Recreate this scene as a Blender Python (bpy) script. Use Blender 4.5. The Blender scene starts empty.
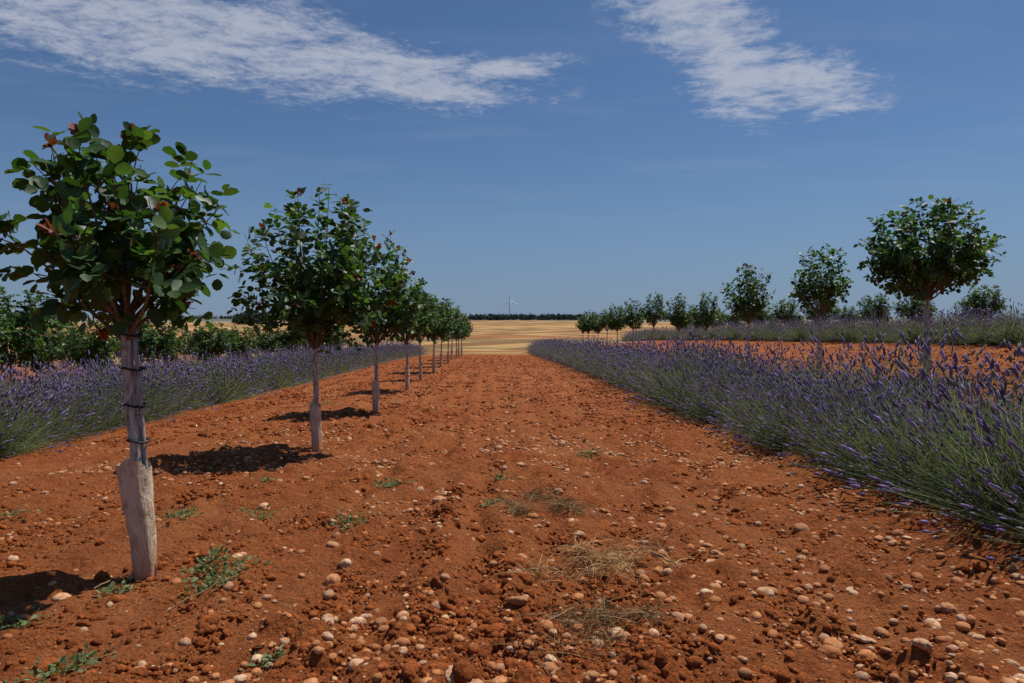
import bpy, math, numpy as np
from mathutils import Vector
import bmesh
rng=np.random.default_rng(7)
scene=bpy.context.scene
col=scene.collection
scene.view_settings.view_transform='Standard'
scene.view_settings.look='None'
scene.view_settings.exposure=0

# ---------------------------------------------------------------- noise
_T=np.random.default_rng(3).random((256,256))
def vn(x,y):
    xi=np.floor(x).astype(int); yi=np.floor(y).astype(int)
    fx=x-xi; fy=y-yi
    fx=fx*fx*(3-2*fx); fy=fy*fy*(3-2*fy)
    a=_T[xi%256,yi%256]; b=_T[(xi+1)%256,yi%256]; c=_T[xi%256,(yi+1)%256]; d=_T[(xi+1)%256,(yi+1)%256]
    return (a*(1-fx)+b*fx)*(1-fy)+(c*(1-fx)+d*fx)*fy-0.5

# ---------------------------------------------------------------- terrain
def terrain(x,y):
    x=np.asarray(x,float); y=np.asarray(y,float)
    lat=np.interp(x,[-60,-27,-15,-8,-4,3.6,5.2,7,10,14,17.6,22,35,80,200],
                    [-1.2,-1.1,-.6,-.12,0,0,.12,.38,.8,1.2,1.5,1.75,1.95,2.1,2.1])
    fade=1-np.clip((y-75)/110,0,1); fade=fade*fade*(3-2*fade)
    lon=np.interp(y,[-60,50,75,100,130,200,300,600,900,1500,3000,6000],
                    [0,0,-.25,-.8,-1.1,0.6,3.5,12.6,19.5,35.5,77,168])
    und=np.clip((y-180)/500,0,1)*(vn(x/260+3,y/300)*5+vn(x/90,y/140+9)*1.2)
    return lat*fade+lon+und*np.clip(1.2-y/3000,0.2,1)
def tz(x,y): return float(terrain(x,y))
RID=[(-1.75,.7),(-1.05,1.0),(-.42,1.8),(.12,1.2),(.75,.6),(1.7,.6),(2.6,.5),(-3.4,.5)]
def ridge(x,y):
    w=.16*vn(y/1.9,x*0+3.3)+.06*vn(y/.5,x*0+8.1); q=np.zeros_like(x)
    for k,(c,a) in enumerate(RID):
        q=q+a*np.exp(-((x-c-w)/.13)**2)*(.55+.9*np.clip(vn(x/.2+k*9,y/.35)+.5,0,1)*1.0)
    return q
def detail(x,y,step):
    z=np.zeros_like(x)
    m=(np.clip(1.3-np.abs(x)/60,0,1))*np.clip((90-y)/15,0,1)
    for wl,a in ((1.3,.045),(.42,.065),(.2,.05),(.1,.036)):
        att=np.clip((wl/step-2)/2,0,1)
        z+=a*att*vn(x/wl+wl*31,y/wl+wl*17)
    z+=.05*np.clip(.3/step-1,0,1)*vn(x/.3+50,y/3.5)
    z+=.045*np.clip(.24/step-1,0,1)*ridge(x,y)
    c=np.clip(vn(x/.13+9,y/.13)+vn(x/.3,y/.33+4)-.08,0,1)
    z+=.15*c*np.clip(.13/step-1,0,1)
    return z*m

# ---------------------------------------------------------------- mesh builder
class MB:
    def __init__(s): s.v=[];s.c=[];s.f=[];s.n=0
    def add(s,v,faces,color=(1,1,1),mat=0,smooth=True):
        v=np.asarray(v,float).reshape(-1,3); k=len(v)
        c=np.asarray(color,float)
        if c.ndim==1: c=np.tile(c[:3],(k,1))
        s.v.append(v); s.c.append(c[:,:3])
        for f in faces:
            f=np.asarray(f,int)
            if f.size: s.f.append((f+s.n,mat,smooth))
        s.n+=k
    def bake(s,o,loc,ang,sc):
        """append builder o rotated about z, scaled, moved"""
        V=np.concatenate(o.v)*np.asarray(sc)[None]; ca,sa=math.cos(ang),math.sin(ang)
        V=np.stack([V[:,0]*ca-V[:,1]*sa,V[:,0]*sa+V[:,1]*ca,V[:,2]],-1)+np.asarray(loc)[None]
        s.add(V,[f for f,_,_ in o.f],np.concatenate(o.c))
    def mesh(s,name,mats):
        me=bpy.data.meshes.new(name)
        v=np.concatenate(s.v); c=np.concatenate(s.c)
        me.vertices.add(len(v)); me.vertices.foreach_set('co',v.astype(np.float32).ravel())
        idx=np.concatenate([f.ravel() for f,_,_ in s.f])
        tot=np.concatenate([np.full(len(f),f.shape[1]) for f,_,_ in s.f])
        mi=np.concatenate([np.full(len(f),m) for f,m,_ in s.f])
        sm=np.concatenate([np.full(len(f),q) for f,_,q in s.f])
        st=np.concatenate([[0],np.cumsum(tot)[:-1]])
        me.loops.add(len(idx)); me.loops.foreach_set('vertex_index',idx.astype(np.int32))
        me.polygons.add(len(tot)); me.polygons.foreach_set('loop_start',st.astype(np.int32))
        me.polygons.foreach_set('loop_total',tot.astype(np.int32))
        me.polygons.foreach_set('material_index',mi.astype(np.int32))
        me.polygons.foreach_set('use_smooth',sm.astype(bool))
        a=me.color_attributes.new('Col','FLOAT_COLOR','POINT')
        a.data.foreach_set('color',np.concatenate([c,np.ones((len(c),1))],1).astype(np.float32).ravel())
        for m in mats: me.materials.append(m)
        me.update(calc_edges=True)
        return me
def obj(name,data,loc=(0,0,0),parent=None,rot=(0,0,0),scale=(1,1,1)):
    o=bpy.data.objects.new(name,data); col.objects.link(o)
    o.location=loc; o.rotation_euler=rot; o.scale=scale
    if parent: o.parent=parent
    return o
def nrm(a): return a/(np.linalg.norm(a,axis=-1,keepdims=True)+1e-9)
def tube(mb,pts,rad,seg=8,color=(1,1,1),mat=0,cap=True):
    pts=np.asarray(pts,float); n=len(pts); rad=np.asarray(rad,float)*np.ones(n)
    T=nrm(np.gradient(pts,axis=0)); ref=np.array([.3,.95,.1]) if abs(T[0][1])<.8 else np.array([1,0,.1])
    A=nrm(np.cross(T,ref)); B=np.cross(T,A)
    th=np.linspace(0,2*np.pi,seg,endpoint=False)
    ring=pts[:,None]+rad[:,None,None]*(A[:,None]*np.cos(th)[None,:,None]+B[:,None]*np.sin(th)[None,:,None])
    i=np.arange(n-1)[:,None]*seg; j=np.arange(seg)[None]; j2=(j+1)%seg
    q=np.stack([i+j,i+j2,i+seg+j2,i+seg+j],-1).reshape(-1,4)
    fs=[q]
    if cap and seg==8: fs+= [np.array([[(n-1)*seg+k for k in range(8)]]),np.array([[k for k in range(7,-1,-1)]])]
    mb.add(ring.reshape(-1,3),fs,color,mat)

# ---------------------------------------------------------------- material helpers
def newmat(name):
    m=bpy.data.materials.new(name); m.use_nodes=True; nt=m.node_tree; nt.nodes.clear()
    return m,nt
class N:
    def __init__(s,nt): s.nt=nt
    def node(s,t,**k):
        n=s.nt.nodes.new(t)
        for a,b in k.items(): setattr(n,a,b)
        return n
    def put(s,sock,v):
        if isinstance(v,bpy.types.NodeSocket): s.nt.links.new(v,sock)
        elif v is not None:
            if isinstance(v,(tuple,list)) and len(v)==3 and sock.type=='RGBA': v=(*v,1)
            sock.default_value=v
    def m(s,op,a,b=None,c=None):
        n=s.node('ShaderNodeMath',operation=op)
        s.put(n.inputs[0],a)
        if b is not None: s.put(n.inputs[1],b)
        if c is not None: s.put(n.inputs[2],c)
        return n.outputs[0]
    def mr(s,v,a,b,c=0,d=1,smooth=True):
        n=s.node('ShaderNodeMapRange'); n.interpolation_type='SMOOTHSTEP' if smooth else 'LINEAR'
        s.put(n.inputs[0],v)
        for i,q in enumerate((a,b,c,d)): s.put(n.inputs[i+1],q)
        return n.outputs[0]
    def mix(s,f,a,b,mode='MIX'):
        n=s.node('ShaderNodeMix',data_type='RGBA',blend_type=mode)
        s.put(n.inputs[0],f); s.put(n.inputs[6],a); s.put(n.inputs[7],b)
        return n.outputs[2]
    def noise(s,vec,scale,detail=4,rough=.55,dist=0):
        n=s.node('ShaderNodeTexNoise')
        if vec is not None: s.put(n.inputs['Vector'],vec)
        n.inputs['Scale'].default_value=scale; n.inputs['Detail'].default_value=detail
        n.inputs['Roughness'].default_value=rough; n.inputs['Distortion'].default_value=dist
        return n.outputs[0]
    def mapping(s,vec,scale=(1,1,1),rot=(0,0,0)):
        n=s.node('ShaderNodeMapping'); s.put(n.inputs[0],vec); n.inputs['Scale'].default_value=scale; n.inputs['Rotation'].default_value=rot
        return n.outputs[0]
    def bump(s,h,strength,dist,normal=None):
        n=s.node('ShaderNodeBump'); n.inputs['Strength'].default_value=strength; n.inputs['Distance'].default_value=dist
        s.put(n.inputs['Height'],h)
        if normal: s.put(n.inputs['Normal'],normal)
        return n.outputs[0]
def attrcol(n):
    a=n.node('ShaderNodeAttribute'); a.attribute_name='Col'; return a.outputs['Color']
def principled(n,base,rough=.8,spec=.3,normal=None):
    p=n.node('ShaderNodeBsdfPrincipled'); n.put(p.inputs['Base Color'],base); n.put(p.inputs['Roughness'],rough)
    p.inputs['Specular IOR Level'].default_value=spec
    if normal: n.put(p.inputs['Normal'],normal)
    return p.outputs[0]
def out(n,sh): 
    o=n.node('ShaderNodeOutputMaterial'); n.nt.links.new(sh,o.inputs[0])

# ground
def soil_color(n,pos):
    big=n.noise(pos,.55,3); med=n.noise(pos,5,3,.65); fine=n.noise(pos,38,3,.7)
    til=n.noise(n.mapping(pos,(3.2,.28,1)),1,2)
    c=n.mix(n.mr(med,.3,.7),(.29,.072,.019),(.47,.142,.040))
    c=n.mix(n.mr(big,.35,.7),c,(.45,.152,.050))
    c=n.mix(n.m('MULTIPLY',n.mr(til,.45,.7),.5),c,(.27,.066,.019))
    c=n.mix(n.m('MULTIPLY',n.mr(fine,.52,.75),.6),c,(.58,.23,.09))
    c=n.mix(n.m('MULTIPLY',n.mr(fine,.5,.3),.75),c,(.11,.027,.010))
    return c
ground_mat,nt=newmat('red_soil_and_fields'); n=N(nt)
geo=n.node('ShaderNodeNewGeometry').outputs['Position']
sep=n.node('ShaderNodeSeparateXYZ'); n.put(sep.inputs[0],geo); X,Y,Z=sep.outputs
soil=soil_color(n,geo)
v=n.node('ShaderNodeTexVoronoi'); n.put(v.inputs['Vector'],geo); v.inputs['Scale'].default_value=26
peb=n.mr(v.outputs['Distance'],.28,.12)
pebm=n.m('MULTIPLY',peb,n.mr(n.noise(geo,7,1),.52,.62))
soil=n.mix(n.m('MULTIPLY',pebm,.7),soil,(.54,.27,.14))
# straw fields: harvest swaths
def wave(rot,sc,dist):
    w_=n.node('ShaderNodeTexWave'); n.put(w_.inputs['Vector'],n.mapping(geo,(1,1,0),(0,0,rot))); w_.inputs['Scale'].default_value=sc
    w_.inputs['Distortion'].default_value=dist; w_.inputs['Detail'].default_value=1; w_.inputs['Detail Scale'].default_value=.15
    return w_.outputs['Fac']
wa=wave(.62,.011,3.0); wb_=wave(-.5,.016,2.0)
fld=n.mr(n.noise(n.mapping(geo,(.0045,.009,0)),1,1),.49,.50)
stripe=n.m('ADD',n.m('MULTIPLY',n.mr(wa,.4,.62),fld),n.m('MULTIPLY',n.mr(wb_,.4,.62),n.m('SUBTRACT',1.0,fld)))
straw=n.mix(stripe,(.46,.29,.115),(.205,.105,.046))
band=n.noise(n.mapping(geo,(.0022,.016,0),(0,0,.10)),1,2,.5)
straw=n.mix(n.m('MULTIPLY',n.mr(band,.53,.545),.85),straw,(.30,.115,.045))
straw=n.mix(n.m('MULTIPLY',n.mr(band,.60,.61),.9),straw,(.47,.31,.13))
straw=n.mix(n.m('MULTIPLY',n.mr(band,.45,.44),.8),straw,(.16,.125,.055))
straw=n.mix(n.m('MULTIPLY',n.mr(band,.39,.38),1.0),straw,(.36,.20,.085))
straw=n.mix(n.m('MULTIPLY',n.noise(geo,.6,3),.35),straw,(.3,.16,.06))
yb=n.m('ADD',Y,n.m('MULTIPLY',n.noise(geo,.2,2),6))
xl=n.m('ADD',X,n.m('MULTIPLY',n.noise(geo,.15,2),6))
smask=n.m('MAXIMUM',n.mr(yb,73,76),n.mr(xl,-46,-49))
c=n.mix(smask,soil,straw)
hazy_far=n.mix(n.mr(Y,800,4500),(.105,.125,.10),(.15,.20,.26))  # far land: aerial haze painted into the base colour, bluer with distance
hazy_far=n.mix(n.mr(n.noise(n.mapping(geo,(.003,.0012,0)),1,2),.48,.6),hazy_far,(.24,.21,.15))
c=n.mix(n.mr(Y,640,760),c,hazy_far)
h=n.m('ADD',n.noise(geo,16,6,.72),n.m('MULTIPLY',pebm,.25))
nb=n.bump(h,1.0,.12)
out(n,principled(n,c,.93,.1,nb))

clod_mat,nt=newmat('soil_clod'); n=N(nt)
geo=n.node('ShaderNodeNewGeometry').outputs['Position']
fine=n.noise(geo,42,3,.7); cc_=n.mix(n.m('MULTIPLY',n.mr(fine,.5,.75),.5),attrcol(n),(.54,.20,.075))
cc_=n.mix(n.m('MULTIPLY',n.mr(fine,.5,.3),.6),cc_,(.13,.03,.01))
out(n,principled(n,cc_,.95,.08,n.bump(n.noise(geo,45,4,.75),1,.035)))
stone_mat,nt=newmat('river_pebble'); n=N(nt)
geo=n.node('ShaderNodeNewGeometry').outputs['Position']
c=n.mix(n.mr(n.noise(geo,30,4,.7),.38,.66),attrcol(n),(.40,.145,.05))
out(n,principled(n,c,.8,.2,n.bump(n.noise(geo,70,3),.5,.01)))

def leafmat(name,rough,spec,trans,tint):
    m,nt=newmat(name); n=N(nt)
    c=attrcol(n); geo=n.node('ShaderNodeNewGeometry').outputs['Position']
    c=n.mix(n.m('MULTIPLY',n.noise(geo,9,1),.5),c,n.mix(1,c,(.55,.6,.5),'MULTIPLY'))
    p=principled(n,c,rough,spec)
    t=n.node('ShaderNodeBsdfTranslucent'); n.put(t.inputs[0],n.mix(1,c,tint,'MULTIPLY'))
    mx=n.node('ShaderNodeMixShader'); mx.inputs[0].default_value=trans
    nt.links.new(p,mx.inputs[1]); nt.links.new(t.outputs[0],mx.inputs[2]); out(n,mx.outputs[0])
    return m
leaf_mat=leafmat('pistachio_leaf',.47,.35,.34,(1.5,1.7,.6))
lav_mat=leafmat('lavender_stems_and_flowers',.8,.2,.35,(1.2,1.2,1.1))
weed_mat=leafmat('weed_leaf',.6,.3,.25,(1.3,1.4,.7))
straw_mat=leafmat('dry_straw',.8,.2,.2,(1.1,1,.8))
dist_mat=leafmat('distant_foliage',.9,.1,.1,(1,1,1))
bark_mat,nt=newmat('limewashed_bark'); n=N(nt)
geo=n.node('ShaderNodeTexCoord').outputs['Object']
st=n.noise(n.mapping(geo,(1,1,.25)),38,5,.7)
c=n.mix(n.mr(st,.4,.65),attrcol(n),n.mix(1,attrcol(n),(.38,.34,.30),'MULTIPLY'))
out(n,principled(n,c,.85,.2,n.bump(st,.7,.012)))
sleeve_mat,nt=newmat('paper_trunk_sleeve'); n=N(nt)
geo=n.node('ShaderNodeTexCoord').outputs['Object']
a=n.noise(n.mapping(geo,(1,1,.5)),14,5,.6,.5)
c=n.mix(n.mr(a,.4,.7),(.70,.56,.41),(.44,.29,.18))
sz=n.node('ShaderNodeSeparateXYZ'); n.put(sz.inputs[0],geo)
c=n.mix(n.m('MULTIPLY',n.mr(n.m('ADD',sz.outputs[2],n.m('MULTIPLY',a,.2)),.5,.08),.65),c,(.44,.18,.075))
out(n,principled(n,c,.7,.3,n.bump(n.noise(n.mapping(geo,(1,1,.4)),26,4,.6,.8),.9,.025)))
tie_mat,nt=newmat('rubber_tie'); n=N(nt)
out(n,principled(n,n.mix(n.noise(None,30),(.02,.02,.022),(.04,.038,.035)),.6,.3))
white_mat,nt=newmat('turbine_paint'); n=N(nt)
out(n,principled(n,n.mix(n.noise(None,2),(.85,.86,.88),(.8,.82,.84)),.5,.3))

# ---------------------------------------------------------------- ground sheet
ys=[-60,-40,-25,-15,-8,-4,-2,0,1.5,2.4]; y=2.7
while y<60: ys.append(y); y+=max(.025,.008*y)
while y<6200: ys.append(y); y+=.03*y
xp=[0.]; x=0.
while x<6500:
    x+= .03 if x<2 else (.015*x if x<11 else .045*x); xp.append(x)
xs=np.array([-a for a in xp[:0:-1]]+xp); ys=np.array(ys)
XX,YY=np.meshgrid(xs,ys)
sx=np.gradient(xs)[None,:]*np.ones_like(YY); sy=np.gradient(ys)[:,None]*np.ones_like(XX)
ZZ=terrain(XX,YY)+detail(XX,YY,np.maximum(sx,sy*.7))
mb=MB(); nx=len(xs); ny=len(ys)
i=(np.arange(ny-1)*nx)[:,None]; j=np.arange(nx-1)[None]
q=np.stack([i+j,i+j+1,i+nx+j+1,i+nx+j],-1).reshape(-1,4)
mb.add(np.stack([XX,YY,ZZ],-1),[q])
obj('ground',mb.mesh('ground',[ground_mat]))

# ---------------------------------------------------------------- clods and stones
def protos(sub,k,jit,r):
    bm=bmesh.new(); bmesh.ops.create_icosphere(bm,subdivisions=sub,radius=1)
    V=np.array([v.co[:] for v in bm.verts]); F=np.array([[v.index for v in f.verts] for f in bm.faces]); bm.free()
    P=[]
    for _ in range(k):
        d=r.normal(size=(5,3)); d=nrm(d); a=r.uniform(-jit,jit,5)
        s=1+ (np.clip(V@d.T,0,1)**2@a)+ r.uniform(-jit*.35,jit*.35,len(V))
        P.append(V*s[:,None])
    return P,F
def rotmats(k,r,full=True):
    a=r.uniform(0,2*np.pi,k); ca,sa=np.cos(a),np.sin(a); z=np.zeros(k); o=np.ones(k)
    Rz=np.stack([ca,-sa,z,sa,ca,z,z,z,o],-1).reshape(-1,3,3)
    b=r.uniform(-.5,.5,k) if not full else r.uniform(0,2*np.pi,k); cb,sb=np.cos(b),np.sin(b)
    Rx=np.stack([o,z,z,z,cb,-sb,z,sb,cb],-1).reshape(-1,3,3)
    return Rz@Rx
def scatter(mb,px,py,size,P,F,cols,r,flat,sink,full):
    k=len(P); pid=r.integers(0,k,len(px))
    stp=np.full(len(px),.035)+np.abs(py)*.008
    pz=terrain(px,py)+detail(px,py,stp)
    for t in range(k):
        s=np.where(pid==t)[0]
        if not len(s): continue
        sc=size[s][:,None]*np.stack([r.uniform(.75,1.3,len(s)),r.uniform(.75,1.2,len(s)),r.uniform(*flat,len(s))],-1)
        V=P[t][None]*sc[:,None,:]
        V=np.einsum('nij,nkj->nki',rotmats(len(s),r,full),V)
        V+=np.stack([px[s],py[s],pz[s]+size[s]*sink],-1)[:,None]
        f=(F[None]+(np.arange(len(s))*len(P[t]))[:,None,None]).reshape(-1,3)
        mb.add(V.reshape(-1,3),[f],np.repeat(cols[s],len(P[t]),0))
def sample(n,y0,y1,xa,xb,pw,r):
    u=r.random(n); y=(y0**(1-pw)+u*(y1**(1-pw)-y0**(1-pw)))**(1/(1-pw))
    x=r.uniform(xa,xb,n)
    return x,y
r=np.random.default_rng(11)
P1,F1=protos(1,12,.5,r); P2,F2=protos(2,12,.5,r); P3,F3=protos(3,10,.45,r)
mb=MB()
x,y=sample(150000,2.6,18,-8,6,1.4,r)
keep=(vn(x/.45,y/1.4)+vn(x/.35+20,y/4)*1.1+r.uniform(-.45,.45,len(x))+.5*(ridge(x,y)-.35))>0
x,y=x[keep],y[keep]
s=np.clip(np.exp(r.normal(-4.55,.5,len(x))),.005,.03)
base=np.array([.40,.115,.033])*r.uniform(.5,1.3,(len(x),1))
nb_=(s>.014)&(y<8)
scatter(mb,x[~nb_],y[~nb_],s[~nb_],P1,F1,base[~nb_],r,(.55,.95),.1,True)
scatter(mb,x[nb_],y[nb_],s[nb_],P2,F2,base[nb_],r,(.55,.95),.1,True)
x,y=sample(7500,2.8,34,-7,6,1.4,r)
keep=(vn(x/.6+7,y/2.4)+r.uniform(-.5,.3,len(x))+.6*(ridge(x,y)-.35))>0; x,y=x[keep],y[keep]
s=np.clip(np.exp(r.normal(-3.55,.3,len(x))),.02,.06)
cl=np.array([.38,.105,.03])*r.uniform(.55,1.2,(len(x),1)); k=y<7
scatter(mb,x[k],y[k],s[k],P3,F3,cl[k],r,(.5,.85),0,True)
scatter(mb,x[~k],y[~k],s[~k],P2,F2,cl[~k],r,(.5,.85),.05,True)
x,y=sample(50000,12,66,-7,6,1.3,r)
k=(ridge(x,y)+r.uniform(-.6,.6,len(x)))>.1; x,y=x[k],y[k]
s=np.clip(np.exp(r.normal(-3.7,.45,len(x))),.014,.075)
scatter(mb,x,y,s,P1,F1,np.array([.38,.108,.032])*r.uniform(.5,1.25,(len(x),1)),r,(.5,.9),.05,True)
x,y=sample(7000,9,60,7,17,1.2,r)
s=np.clip(np.exp(r.normal(-3.6,.45,len(x))),.012,.07)
scatter(mb,x,y,s,P1,F1,np.array([.38,.11,.032])*r.uniform(.55,1.25,(len(x),1)),r,(.5,.9),.05,True)
obj('soil_clods',mb.mesh('soil_clods',[clod_mat]))
mb=MB()
pal=np.array([[.58,.28,.125],[.62,.37,.20],[.50,.20,.075],[.68,.48,.30],[.44,.22,.105],[.54,.25,.10],[.50,.36,.24]])
def stones(nn,y0,y1,xa,xb,pw,mu,sg,lo,hi,P,F,bias):
    x,y=sample(nn,y0,y1,xa,xb,pw,r)
    pr=np.clip(.5+1.1*vn(x/1.1+40,y/1.8)+bias*(x+1)*.1,0.07,1); k=r.random(nn)<pr; x,y=x[k],y[k]
    s=np.clip(np.exp(r.normal(mu,sg,len(x))),lo,hi)
    c=pal[r.integers(0,len(pal),len(x))]*r.uniform(.55,1.1,(len(x),1))
    scatter(mb,x,y,s,P,F,c,r,(.5,.85),.12,False)
Ps3,Fs3=protos(3,12,.34,r); Ps,Fs=protos(2,10,.26,r); Ps1,Fs1=protos(1,8,.2,r)
stones(8000,2.7,12,-6.5,6,1.4,-4.1,.45,.008,.04,Ps,Fs,1)
stones(900,2.7,14,-4,5,1.5,-3.4,.27,.024,.06,Ps3,Fs3,1.2)
stones(17000,9,60,-7,7,1.35,-3.7,.4,.014,.06,Ps1,Fs1,.6)
stones(14000,2.7,12,-8,7,1.4,-4.9,.3,.004,.015,Ps1,Fs1,.5)
obj('pebbles',mb.mesh('pebbles',[stone_mat]))

# ---------------------------------------------------------------- ribbons
def ribbons(mb,base,d,L,bend,width,seg,cols,r,mat=0):
    nn=len(base); t=np.linspace(0,1,seg+1)
    P=base[:,None]+d[:,None]*(L[:,None]*t[None])[...,None]+bend[:,None]*(t**2)[None,:,None]
    side=nrm(np.cross(d,nrm(r.normal(size=(nn,3)))))
    w=(width*(1-.6*t))[None,:,None] if np.isscalar(width) else width[:,None,None]*(1-.6*t)[None,:,None]
    V=np.stack([P-side[:,None]*w/2,P+side[:,None]*w/2],2)
    k=2*(seg+1)
    f=[]
    b=(np.arange(nn)*k)[:,None]
    for s_ in range(seg): f.append(b+np.array([2*s_,2*s_+1,2*s_+3,2*s_+2])[None])
    cc=np.repeat(cols,k,0)
    mb.add(V.reshape(-1,3),[np.concatenate(f)],cc,mat)
    return P[:,-1],nrm(P[:,-1]-P[:,-2])
def spikes(mb,base,d,L,rad,cols,r):
    nn=len(base); a=nrm(np.cross(d,nrm(r.normal(size=(nn,3))))); b=np.cross(d,a)
    ts=[0,.3,.62]; rr=[.55,1,.8]
    V=[]
    for t,q in zip(ts,rr):
        for k in range(4):
            th=k*np.pi/2+t*2
            V.append(base+d*(L*t)[:,None]+(a*np.cos(th)+b*np.sin(th))*(rad*q)[:,None])
    V.append(base+d*L[:,None]); V=np.stack(V,1)
    o=(np.arange(nn)*13)[:,None]; qs=[];tr=[]
    for s_ in range(2):
        for k in range(4): qs.append(o+np.array([s_*4+k,s_*4+(k+1)%4,s_*4+4+(k+1)%4,s_*4+4+k])[None])
    for k in range(4): tr.append(o+np.array([8+k,8+(k+1)%4,12])[None])
    mb.add(V.reshape(-1,3),[np.concatenate(qs),np.concatenate(tr)],np.repeat(cols,13,0))

# ---------------------------------------------------------------- lavender
def lavender(seed,ns=400,nl=900,wf=1.0):
    r=np.random.default_rng(seed); mb=MB()
    lob=r.uniform(0,6.28)
    def dirs(n,maxa,p):
        th=maxa*r.random(n)**p; ph=r.uniform(0,2*np.pi,n)
        ph=ph+.28*np.sin(5*ph+lob)
        return np.stack([np.sin(th)*np.cos(ph),np.sin(th)*np.sin(ph),np.cos(th)],-1),th
    d,th=dirs(ns,1.52,.62)
    L=(1.04-.02*(th/1.4)**2)*r.uniform(.55,1.18,ns)
    base=np.stack([r.normal(0,.13,ns),r.normal(0,.13,ns),np.zeros(ns)],-1)+d*.05
    bend=np.stack([r.normal(0,.10,ns),r.normal(0,.10,ns),.18*np.sin(th)-.32*np.maximum(0,th-.95)+r.normal(0,.05,ns)],-1)
    g=np.array([.23,.27,.125])*r.uniform(.6,1.35,(ns,1)); g[:,0]*=r.uniform(.8,1.3,ns)
    tip,td=ribbons(mb,base,d,L*.93,bend,.0062*wf,4,g,r)
    pc=np.array([.27,.205,.42])*r.uniform(.45,1.5,(ns,1)); k=r.random(ns)<.26
    pc[k]=np.array([.25,.235,.24])*r.uniform(.6,1.2,(k.sum(),1))
    spikes(mb,tip,td,r.uniform(.05,.12,ns),r.uniform(.008,.0145,ns)*math.sqrt(wf),pc,r)
    k=r.random(ns)<.6
    spikes(mb,(tip-td*.055)[k],td[k],np.full(k.sum(),.022),np.full(k.sum(),.0075*math.sqrt(wf)),pc[k],r)
    d,th=dirs(nl,1.5,.65); L=r.uniform(.35,.92,nl)*(1+.15*np.sin(3*np.arctan2(d[:,1],d[:,0])+lob))
    base=np.stack([r.normal(0,.12,nl),r.normal(0,.12,nl),np.zeros(nl)],-1)
    g=np.array([.19,.24,.11])*r.uniform(.45,1.4,(nl,1))
    ribbons(mb,base,d,L,np.stack([r.normal(0,.07,nl),r.normal(0,.07,nl),r.normal(.03,.07,nl)],-1),.0085*wf,3,g,r)
    nn=int(nl*1.0); d,th=dirs(nn,1.5,.6); st=d*r.uniform(.2,.6,nn)[:,None]+np.array([0,0,.03])
    dd=nrm(d+r.normal(0,.35,(nn,3)))
    g=np.array([.20,.255,.12])*r.uniform(.5,1.35,(nn,1))
    ribbons(mb,st,dd,r.uniform(.07,.2,nn),r.normal(0,.02,(nn,3)),.009*wf,2,g,r)
    return mb
LV=[lavender(100+i) for i in range(8)]
LF=[lavender(200+i,190,230,2.1) for i in range(5)]
r=np.random.default_rng(21)
def fill(mb,xc,y0,y1,lines,sp,sc,lib,world):
    for lx in lines:
        y=y0+r.uniform(0,sp*.5)
        while y<y1:
            x=xc+lx+r.normal(0,.12); s=sc*r.uniform(.66,1.22)*(1+.08*math.sin(y*1.3+lx))
            z=(tz(x,y)-.03) if world else r.normal(-.03,.02)
            mb.bake(lib[r.integers(0,len(lib))],(x,y,z),r.uniform(0,6.28),(s,s,s*r.uniform(.86,1.12)))
            y+=sp*r.uniform(.75,1.25)
CH={}
for tag,(lines,sp,sc) in {'a':((-.2,.55),.66,1.08),'b':((-.45,.45),.85,1.0),'c':((0,),.8,1.0)}.items():
    CH[tag]=[]
    for k in range(4):
        m_=MB(); fill(m_,0,-2.5,2.5,lines,sp,sc,LF,False); CH[tag].append(m_.mesh('lavender_stretch',[lav_mat]))
def lav_row(xc,ynear,y0,y1,lines,sp,sc,tag):
    e=obj('lavender_row',None,(0,0,0))
    if y0>ynear:
        m_=MB(); fill(m_,xc,ynear,y0,lines,sp,sc,LV,True); obj('near_plants',m_.mesh('lavender_near',[lav_mat]),parent=e)
    y=y0+2.5
    while y<y1:
        a=math.atan2(tz(xc,y+2.4)-tz(xc,y-2.4),4.8)
        obj('plants',CH[tag][r.integers(0,4)],(xc,y,tz(xc,y)),e,(a,0,0)); y+=4.9
lav_row(5.1,1.2,19,74,(-.2,.55),.64,1.1,'a')
lav_row(-8.6,5,17,74,(-.4,.4),.68,1.08,'a')
lav_row(17.65,8,8,85,(-.5,.5),.85,1.0,'b')
lav_row(30,20,20,85,(0,),1.1,1.0,'c')
lav_row(-20.8,14,14,80,(-.4,.4),1.0,.9,'c')

# ---------------------------------------------------------------- pistachio trees
LS=np.array([[0,0,0],[.33,0,-.045],[.66,0,-.05],[1,0,-.10],
             [.2,.34,.03],[.54,.50,.045],[.88,.30,-.01],[.2,-.34,.03],[.54,-.50,.045],[.88,-.30,-.01]])
LT=np.array([[0,1,4],[0,7,1],[2,3,6],[3,2,9],[2,6,5],[2,8,9]]); LQ=np.array([[1,2,5,4],[2,1,7,8]])
def leaflets(mb,p,d,nv,L,W,cols):
    p,d,nv=map(np.array,(p,d,nv)); d=nrm(d); s=nrm(np.cross(nv,d)); nv=np.cross(d,s)
    V=p[:,None]+d[:,None]*(LS[None,:,0:1]*L[:,None,None])+s[:,None]*(LS[None,:,1:2]*W[:,None,None])+nv[:,None]*(LS[None,:,2:3]*L[:,None,None])
    o=(np.arange(len(p))*10)[:,None,None]
    mb.add(V.reshape(-1,3),[(LT[None]+o).reshape(-1,3),(LQ[None]+o).reshape(-1,4)],np.repeat(cols,10,0))
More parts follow.
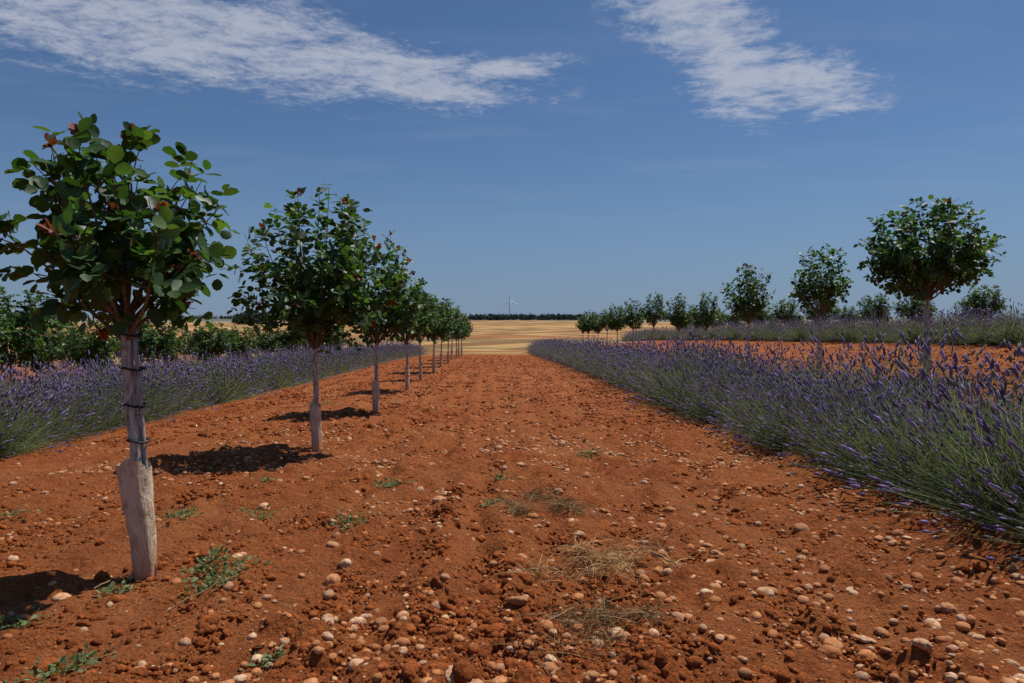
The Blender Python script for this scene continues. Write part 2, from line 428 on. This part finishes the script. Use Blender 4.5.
def make_tree(seed,fork=2.0,cc=(0,0,2.6),rx=.85,rz=.78,nl=14,leaf=.085,tr=.042,lean=(-.14,0),leaders=5,subs=5,lowfill=-.35,step=.06,lr=(1.0,1.22)):
    r=np.random.default_rng(seed); wood=MB(); lv=MB(); cc=np.array(cc,float)
    t=np.linspace(0,1,9)
    tp=np.stack([lean[0]*t+r.normal(0,.006,9),lean[1]*t+r.normal(0,.006,9),fork*t],-1); tp[0,2]=-.06
    tube(wood,tp,tr*(1.15-.3*t),8,(.50,.47,.43))
    LP=[];LD=[];LN=[];LC=[];LK=[]
    def leaf_at(p,T,red=False):
        az=r.normal(size=3); side=nrm(np.cross(T,az)); d=nrm(side*.85+T*r.uniform(.1,.8)+np.array([0,0,r.uniform(-.35,.25)]))
        up=nrm(np.array([0,0,1])+r.normal(0,.55,3)+.35*nrm(p-cc))
        q=p+d*leaf*r.uniform(.35,.7); sd=nrm(np.cross(up,d))
        c=np.array([.046,.10,.028])*r.uniform(.5,1.5); kk=1
        if r.random()<.22: c=np.array([.10,.175,.045])*r.uniform(.8,1.2)
        if red: c=np.array([.24,.07,.045])*r.uniform(.7,1.2); kk=.6; d=nrm(d*.5+T); q=p
        LP.append(q+d*leaf*.35*kk);LD.append(d);LN.append(up+r.normal(0,.2,3));LC.append(c);LK.append(kk)
        for sg in (-1,1):
            LP.append(q);LD.append(nrm(sd*sg+d*.35+r.normal(0,.15,3)));LN.append(up+r.normal(0,.25,3));LC.append(c*r.uniform(.8,1.2));LK.append(kk)
    def shoot(p0,p1,ctl,r0,r1,k,t0,step,pred=.07):
        t=np.linspace(0,1,k)[:,None]; P=(1-t)**2*p0+2*t*(1-t)*ctl+t*t*p1
        P[1:-1]+=r.normal(0,.008,(k-2,3))
        tube(wood,P,np.linspace(r0,r1,k),5,(.19,.15,.11),cap=False)
        Ln=np.linalg.norm(np.diff(P,axis=0),axis=1).sum(); m=int(Ln*(1-t0)/step)+1
        for u in np.linspace(t0,1,m):
            f=u*(k-1); a=min(int(f),k-2); q=P[a]+(P[a+1]-P[a])*(f-a); T=nrm(P[a+1]-P[a]); leaf_at(q,T)
        if r.random()<pred:
            for _ in range(4): leaf_at(P[-1],T,True)
        return P
    for i in range(nl+leaders):
        lead=i>=nl
        a=2*np.pi*(i*.381966)+r.normal(0,.25)
        se=r.uniform(.8,.97) if lead else lowfill+(1.0-lowfill)*((i+.5)/nl)*.95
        ce=math.sqrt(max(0,1-se*se))
        d=np.array([ce*math.cos(a),ce*math.sin(a),se])
        tgt=cc+d*np.array([rx,rx,rz])*(r.uniform(*lr) if lead else r.uniform(.68,1.1))
        p0=tp[-1]+(tp[-2]-tp[-1])*r.uniform(0,.9)
        Ln=np.linalg.norm(tgt-p0)
        ctl=p0+np.array([d[0]*.35*Ln,d[1]*.35*Ln,abs(Ln)*r.uniform(.2,.45)])
        P=shoot(p0,tgt,ctl,tr*.42,.004,8,.42,step,.5 if lead else .15)
        for j in range(subs if not lead else 2):
            u=r.uniform(.3,.97); f=u*7; b=min(int(f),6); q=P[b]+(P[b+1]-P[b])*(f-b); T=nrm(P[b+1]-P[b])
            o=nrm(q-cc+1e-3)
            dd=nrm(T*.5+o*.4+r.normal(0,.5,3)+np.array([0,0,.45 if q[2]>cc[2] else .05]))
            l=r.uniform(.2,.45)*rx/.85
            e=q+dd*l
            w=(e-cc)/np.array([rx,rx,rz]); wn=np.linalg.norm(w)
            if wn>1.1: e=cc+(e-cc)/wn*1.08
            shoot(q,e,(q+e)/2+np.array([0,0,-.03]),.006,.0025,5,.12,step)
    n_=len(LP); L=leaf*r.uniform(.7,1.2,n_)*np.array(LK)
    leaflets(lv,LP,LD,LN,L,L*r.uniform(.74,.92,n_),np.array(LC))
    return wood.mesh('pistachio_wood',[bark_mat]),lv.mesh('pistachio_leaves',[leaf_mat])
def make_sleeve(seed,h,rt,rb,leanx):
    r=np.random.default_rng(seed); mb=MB(); S=24;K=22
    th=np.linspace(0,2*np.pi,S,endpoint=False); V=[]; ph=r.uniform(0,6,3)
    for k in range(K):
        t=k/(K-1); rad=rb+(rt-rb)*t**.9
        rr=rad*(1+.08*np.sin(2*th+1+t*1.5)+.06*np.sin(5*th+t*3+ph[0])+.02*np.sin(3*th-t*12+ph[1])+.03*np.sin(8*th+t*5+ph[2])+r.normal(0,.018,S))
        cx=leanx*t*h+.006*math.sin(t*5)
        z=t*h+ ((.02*np.sin(th*2+ph[0])+r.normal(0,.012,S)) if k==K-1 else 0)
        V.append(np.stack([cx+rr*np.cos(th),rr*np.sin(th),z+0*th],-1))
    V=np.array(V).reshape(-1,3)
    i=(np.arange(K-1)*S)[:,None]; j=np.arange(S)[None]; j2=(j+1)%S
    mb.add(V,[np.stack([i+j,i+j2,i+S+j2,i+S+j],-1).reshape(-1,4)])
    return mb.mesh('sleeve',[sleeve_mat])
def make_stake(h,dx,lean):
    mb=MB(); t=np.linspace(0,1,6)[:,None]
    tube(mb,np.array([dx,.01,-.05])+t*np.array([lean,0,h]),.017,8,(.42,.41,.39)); return mb.mesh('stake',[bark_mat])
def make_ties(zs,dx,tr,lean,fork):
    mb=MB(); th=np.linspace(0,2*np.pi,15)
    for z in zs:
        cx=lean*z/fork+dx*.5
        tube(mb,np.stack([cx+(tr+abs(dx)*.62)*np.cos(th),(tr+.014)*np.sin(th),z+.01*np.sin(th*2)],-1),.009,6,(1,1,1),cap=False)
    return mb.mesh('ties',[tie_mat])
near=make_tree(12,1.95,(-.2,0,2.56),.79,.68,14,.118,.042,(-.14,0),5,4,-.42,.072,(.95,1.12))
second=make_tree(2,1.75,(.0,0,2.72),1.12,1.17,22,.115,.045,(-.02,0),9,5,-.55,.07)
third=make_tree(3,1.7,(.05,0,2.7),1.0,1.15,20,.115,.045,(.03,0),7,5,-.5,.072)
broad=make_tree(4,1.9,(0,0,2.9),1.28,.95,28,.115,.05,(.03,0),5,5,-.4,.07)
V5=make_tree(5,1.7,(.03,0,2.6),.8,.95,14,.112,.04,(.05,0),6,4,-.4,.075)
V6=make_tree(6,1.65,(-.03,0,2.7),.9,1.05,16,.112,.042,(-.05,0),7,4,-.5,.075)
V7=make_tree(7,1.3,(0,0,2.0),1.2,1.0,24,.115,.045,(0,0),6,5,-.75,.075)
V8=make_tree(8,1.2,(0,0,1.9),1.05,1.05,22,.115,.045,(0,0),7,5,-.8,.075)
SL=[make_sleeve(40+i,.86,.115,.066,-.09) if i==0 else make_sleeve(40+i,.72,.085,.065,.02*(i-2)) for i in range(4)]
tp_r=np.random.default_rng(77)
def place(var,x,y,s=1,sl=1,rot=None,sleeve=True,stake=False,sz=None):
    e=obj('pistachio_tree',None,(x,y,tz(x,y)))
    w,l=var
    if rot is None: rot=tp_r.uniform(0,6.28)
    e.rotation_euler=(0,0,rot); e.scale=(s,s,sz or s)
    obj('trunk',w,parent=e); obj('crown_leaves',l,parent=e)
    if sleeve: obj('trunk_sleeve',SL[sl],parent=e)
    if stake:
        obj('stake',stake,parent=e)
    return e
e=place(near,-2.55,5.12,1,0,0,True,make_stake(1.9,.065,-.14))
obj('ties',make_ties((1.02,1.28,1.55,1.8),.06,.042,-.14,1.95),parent=e)
place(second,-2.70,10.7,1,1,0)
place(third,-2.66,16.0,1.02,2,0)
yy=22.0
for k in range(9):
    place([V6,V5,second,V6,third,V5,V6,second,third][k],-2.68+tp_r.normal(0,.06),yy,tp_r.uniform(.9,1.04),1+k%3); yy+=5.45
place(broad,10.05,15.4,1.03,2,.5)
place(V5,9.95,20.3,1.0,3,1.0)
place(V6,9.75,25.5,.95,1,2.)
yy=30.5
for k in range(9):
    place([V5,V6,V5,V6,third,V5,V6,second,V5][k],9.8+tp_r.normal(0,.1),yy,tp_r.uniform(.8,1.0),1+k%3); yy+=5.2
yy=24.5
for k in range(11):
    place([V7,V8][k%2],22.2+tp_r.normal(0,.2),yy,tp_r.uniform(.72,.98),1+k%3); yy+=5.2
yy=48
for k in range(7):
    place([V8,V7][k%2],34.5,yy,tp_r.uniform(.75,.9),1); yy+=5.6
yy=21.5
for k in range(10):
    place([V7,V8,V7,V8,V7][k%5],-15.1+tp_r.normal(0,.15),yy,tp_r.uniform(.92,1.12)*(1.2 if k==0 else 1),1+k%3,sleeve=k%2==0); yy+=5.1
yy=33
for k in range(9):
    place([V7,V8][k%2],-27.5+tp_r.normal(0,.2),yy,tp_r.uniform(.95,1.15),1); yy+=5.1
yy=50
for k in range(6):
    place([V8,V7][k%2],-40,yy,tp_r.uniform(.9,1.1),1); yy+=5.1

# ---------------------------------------------------------------- weeds & straw
r=np.random.default_rng(5)
def px2w(px,py): 
    d=683*1.8/(py-335); return (px-490)/683*d,d
def gz(x,y): return terrain(x,y)+detail(x,y,np.full_like(x,.035))
wb=MB()
for (px,py,rad,nn) in [(222,572,.2,240),(212,590,.15,130),(392,486,.17,160),(350,523,.16,130),(490,503,.12,60),(72,664,.14,110),(272,662,.08,50),
                       (590,461,.2,110),(183,520,.16,110),(260,515,.15,90),(20,622,.12,80),(500,484,.1,50),(325,405,.3,130),(120,590,.1,50),(265,480,.1,40),(20,515,.12,60)]:
    cx,cy=px2w(px,py)
    x=cx+r.normal(0,rad*.6,nn); y=cy+r.normal(0,rad*.6,nn); b=np.stack([x,y,gz(x,y)+.015],-1)
    d=nrm(np.stack([r.normal(0,1,nn),r.normal(0,1,nn),r.uniform(.15,.9,nn)],-1))
    c=np.array([.17,.205,.08])*r.uniform(.6,1.3,(nn,1))
    p=nrm(np.stack([r.normal(0,.5,nn),r.normal(0,.5,nn),np.ones(nn)],-1))
    L=r.uniform(.02,.05,nn)
    leaflets(wb,b+d*r.uniform(0,.05,nn)[:,None],d,p,L,L*.6,c)
    ribbons(wb,b,d,r.uniform(.03,.09,nn),np.zeros((nn,3)),.003,2,c,r)
obj('weeds',wb.mesh('weeds',[weed_mat]))
sb=MB()
for (px,py,rad,nn,tint) in [(555,512,.5,620,.62),(535,500,.4,200,.45),(612,568,.28,420,1.2),(585,580,.34,160,1.0),(590,625,.3,340,.55),(570,650,.3,140,.55),(650,560,.3,140,1.1)]:
    cx,cy=px2w(px,py)
    kk=7; ox=cx+r.normal(0,rad*.55,kk); oy=cy+r.normal(0,rad*.4,kk); pick=(r.random(nn)**1.6*kk).astype(int)
    x=ox[pick]+r.normal(0,.045,nn); y=oy[pick]+r.normal(0,.05,nn); b=np.stack([x,y,gz(x,y)+r.uniform(.02,.06,nn)],-1)
    ph=r.uniform(0,6.28,nn); d=nrm(np.stack([np.cos(ph),np.sin(ph),r.uniform(-.0,.7,nn)],-1))
    c=np.array([.55,.34,.16])*tint*r.uniform(.45,1.25,(nn,1))
    L=r.uniform(.06,.32,nn)*r.uniform(.6,1.1,nn)
    ribbons(sb,b,d,L,np.stack([r.normal(0,.07,nn),r.normal(0,.07,nn),-.06*np.ones(nn)],-1),.0058,5,c,r)
x,y=sample(1300,2.8,14,-6,6,1.5,r); nn=len(x); ph=r.uniform(0,6.28,nn)
ribbons(sb,np.stack([x,y,gz(x,y)+.015],-1),nrm(np.stack([np.cos(ph),np.sin(ph),r.uniform(-.05,.15,nn)],-1)),r.uniform(.04,.16,nn),r.normal(0,.01,(nn,3)),.004,3,np.array([.42,.27,.14])*r.uniform(.4,1.1,(nn,1)),r)
for (a,b_) in [((168,612),(222,598)),((100,592),(133,578)),((545,640),(575,612))]:
    p,q=px2w(*a),px2w(*b_); t=np.linspace(0,1,6)[:,None]
    A=np.array([p[0],p[1],gz(np.array([p[0]]),np.array([p[1]]))[0]+.03]); B=np.array([q[0],q[1],gz(np.array([q[0]]),np.array([q[1]]))[0]+.05])
    P=A+(B-A)*t; P[1:-1]+=r.normal(0,.006,(4,3)); tube(sb,P,.005,6,(.38,.24,.13),cap=False)
obj('dry_grass',sb.mesh('dry_grass',[straw_mat]))

# ---------------------------------------------------------------- distant trees
def tree_mass(name,items,tri,seed,cbase):
    r=np.random.default_rng(seed); mb=MB()
    for (x,y,w,h) in items:
        z=tz(x,y); nn=90
        u=nrm(r.normal(size=(nn,3)))*(r.random((nn,1))**.4)
        lob=1+.25*np.sin(u[:,0:1]*5+r.uniform(0,6))
        c=np.array([x,y,z+h*.52])+u*lob*np.array([w*.5,w*.5,h*.5])
        e1=nrm(r.normal(size=(nn,3)))*tri*w; e2=nrm(r.normal(size=(nn,3)))*tri*w
        V=np.stack([c,c+e1,c+e2],1).reshape(-1,3)
        k=np.array(cbase)*r.uniform(.6,1.2,(nn,1))
        mb.add(V,[np.arange(nn*3).reshape(-1,3)],np.repeat(k,3,0),smooth=False)
    return obj(name,mb.mesh(name,[dist_mat]))
r=np.random.default_rng(9)
it=[]
def belt(pxa,pxb,d,hh,nn,jit=.08):
    for _ in range(nn):
        px=r.uniform(pxa,pxb); y=d*(1+r.uniform(-jit,jit)); it.append(((px-490)/683*y,y,hh*r.uniform(.8,1.5),hh*r.uniform(.7,1.15)))
belt(28,78,420,9,26); belt(236,275,520,9,18); belt(-90,-20,430,8,20)
tree_mass('distant_pine_grove',it,.22,1,(.035,.055,.03))
it=[]; belt(470,585,1150,9,140,.05); belt(290,470,1500,8,80,.05); belt(560,900,1400,10,150,.08); belt(80,300,1700,9,90,.08)
tree_mass('distant_tree_line',it,.24,2,(.06,.08,.075))

# ---------------------------------------------------------------- wind turbine
d=2300; tx=(510-490)/683*d; hubz=1.8+(335-301)/683*d; gz0=tz(tx,d)
tb=MB(); t=np.linspace(0,1,8)[:,None]
tube(tb,np.array([tx,d,gz0-5])+t*np.array([0,0,hubz-gz0+5]),np.linspace(3.8,2.3,8),8)
e=obj('wind_turbine',None,(0,0,0)); obj('tower',tb.mesh('tower',[white_mat]),parent=e)
hb=MB(); tube(hb,np.array([tx,d+5,hubz])+np.linspace(0,1,5)[:,None]*np.array([0,-13,0]),[2.2,2.6,2.6,2.2,.8],8)
obj('nacelle',hb.mesh('nacelle',[white_mat]),parent=e)
bl=MB()
for k in range(3):
    a=math.radians(98+120*k); dv=np.array([math.cos(a),0,math.sin(a)]); tt=np.linspace(0,1,8)[:,None]
    tube(bl,np.array([tx,d-6,hubz])+tt*dv*34,[1.2,1.9,1.8,1.5,1.2,1.0,.7,.4],8)
obj('blades',bl.mesh('blades',[white_mat]),parent=e)

# ---------------------------------------------------------------- light & sky
el=math.radians(65); az=math.atan2(.80,.60)
S=Vector((math.sin(az)*math.cos(el),math.cos(az)*math.cos(el),math.sin(el)))
ld=bpy.data.lights.new('sun','SUN'); ld.energy=4.7; ld.angle=math.radians(.53); ld.color=(1,.955,.89)
so=bpy.data.objects.new('sun',ld); col.objects.link(so); so.rotation_euler=(-S).to_track_quat('-Z','Y').to_euler()
w=bpy.data.worlds.new('World'); scene.world=w; w.use_nodes=True; nt=w.node_tree; nt.nodes.clear(); n=N(nt)
sky=n.node('ShaderNodeTexSky'); sky.sky_type='NISHITA'; sky.sun_disc=False; sky.sun_elevation=el; sky.sun_rotation=az
sky.air_density=1.1; sky.dust_density=.8; sky.ozone_density=2.5; sky.altitude=700
tc=n.node('ShaderNodeTexCoord').outputs['Generated']
sp=n.node('ShaderNodeSeparateXYZ'); n.put(sp.inputs[0],tc); dx,dy,dz=sp.outputs
dyc=n.m('MAXIMUM',dy,.05); U=n.m('DIVIDE',dx,dyc); Vv=n.m('DIVIDE',dz,dyc)
dzc=n.m('MAXIMUM',dz,.03)
cb=n.node('ShaderNodeCombineXYZ'); n.put(cb.inputs[0],n.m('DIVIDE',dx,dzc)); n.put(cb.inputs[1],n.m('DIVIDE',dy,dzc))
cv=cb.outputs[0]
def ell(cx,cy,rx,ry,ang):
    a=n.m('SUBTRACT',U,cx); b=n.m('SUBTRACT',Vv,cy); ca,sa=math.cos(ang),math.sin(ang)
    p=n.m('DIVIDE',n.m('ADD',n.m('MULTIPLY',a,ca),n.m('MULTIPLY',b,sa)),rx)
    q=n.m('DIVIDE',n.m('SUBTRACT',n.m('MULTIPLY',b,ca),n.m('MULTIPLY',a,sa)),ry)
    return n.mr(n.m('SQRT',n.m('ADD',n.m('MULTIPLY',p,p),n.m('MULTIPLY',q,q))),1.25,.1)
E=[ell(-.48,.44,.50,.10,-.15),ell(-.15,.385,.30,.06,-.14),ell(.02,.388,.13,.024,.12),ell(.30,.465,.19,.08,-.35),ell(.37,.38,.12,.085,-.3),ell(.48,.375,.14,.062,-.15)]
M=E[0]
for q in E[1:]: M=n.m('MAXIMUM',M,q)
M=n.m('MULTIPLY',M,n.mr(dy,.05,.3))
n1=n.noise(n.mapping(cv,(1,1.5,1),(0,0,.35)),3.3,6,.68,.5); n2=n.noise(cv,13,5,.75,.4)
nn_=n.m('ADD',n.m('MULTIPLY',n.m('SUBTRACT',n1,.5),2.3),n.m('MULTIPLY',n.m('SUBTRACT',n2,.5),1.6))
T=n.m('ADD',n.m('MULTIPLY',M,.95),nn_)
fac=n.m('MULTIPLY',n.mr(T,.12,1.2),n.mr(M,0,.35))
veil=n.m('MULTIPLY',n.mr(n.noise(n.mapping(cv,(.5,1.3,1),(0,0,.2)),1.3,4,.6),.45,.8),n.m('MULTIPLY',n.mr(dz,.05,.3),.12))
fac=n.m('MAXIMUM',n.m('MULTIPLY',fac,.82),veil)
STR=.06
skyc=n.mix(1,sky.outputs[0],(.74,.93,1.15),'MULTIPLY')
skyc=n.mix(n.mr(dz,.28,-.02,0,.78),skyc,(.185/STR,.262/STR,.40/STR))
b1=n.node('ShaderNodeBackground'); n.put(b1.inputs[0],skyc); b1.inputs[1].default_value=STR
b2=n.node('ShaderNodeBackground'); b2.inputs[0].default_value=(.46,.49,.58,1); b2.inputs[1].default_value=1
mx=n.node('ShaderNodeMixShader'); n.put(mx.inputs[0],fac); nt.links.new(b1.outputs[0],mx.inputs[1]); nt.links.new(b2.outputs[0],mx.inputs[2])
o=n.node('ShaderNodeOutputWorld'); nt.links.new(mx.outputs[0],o.inputs[0])

# ---------------------------------------------------------------- camera
cd=bpy.data.cameras.new('camera'); cd.lens=24.0; cd.sensor_width=36; cd.clip_start=.05; cd.clip_end=20000
co=bpy.data.objects.new('camera',cd); col.objects.link(co); co.location=(0,0,1.8)
co.rotation_euler=(math.radians(90-.545),0,math.radians(-1.85))
scene.camera=co
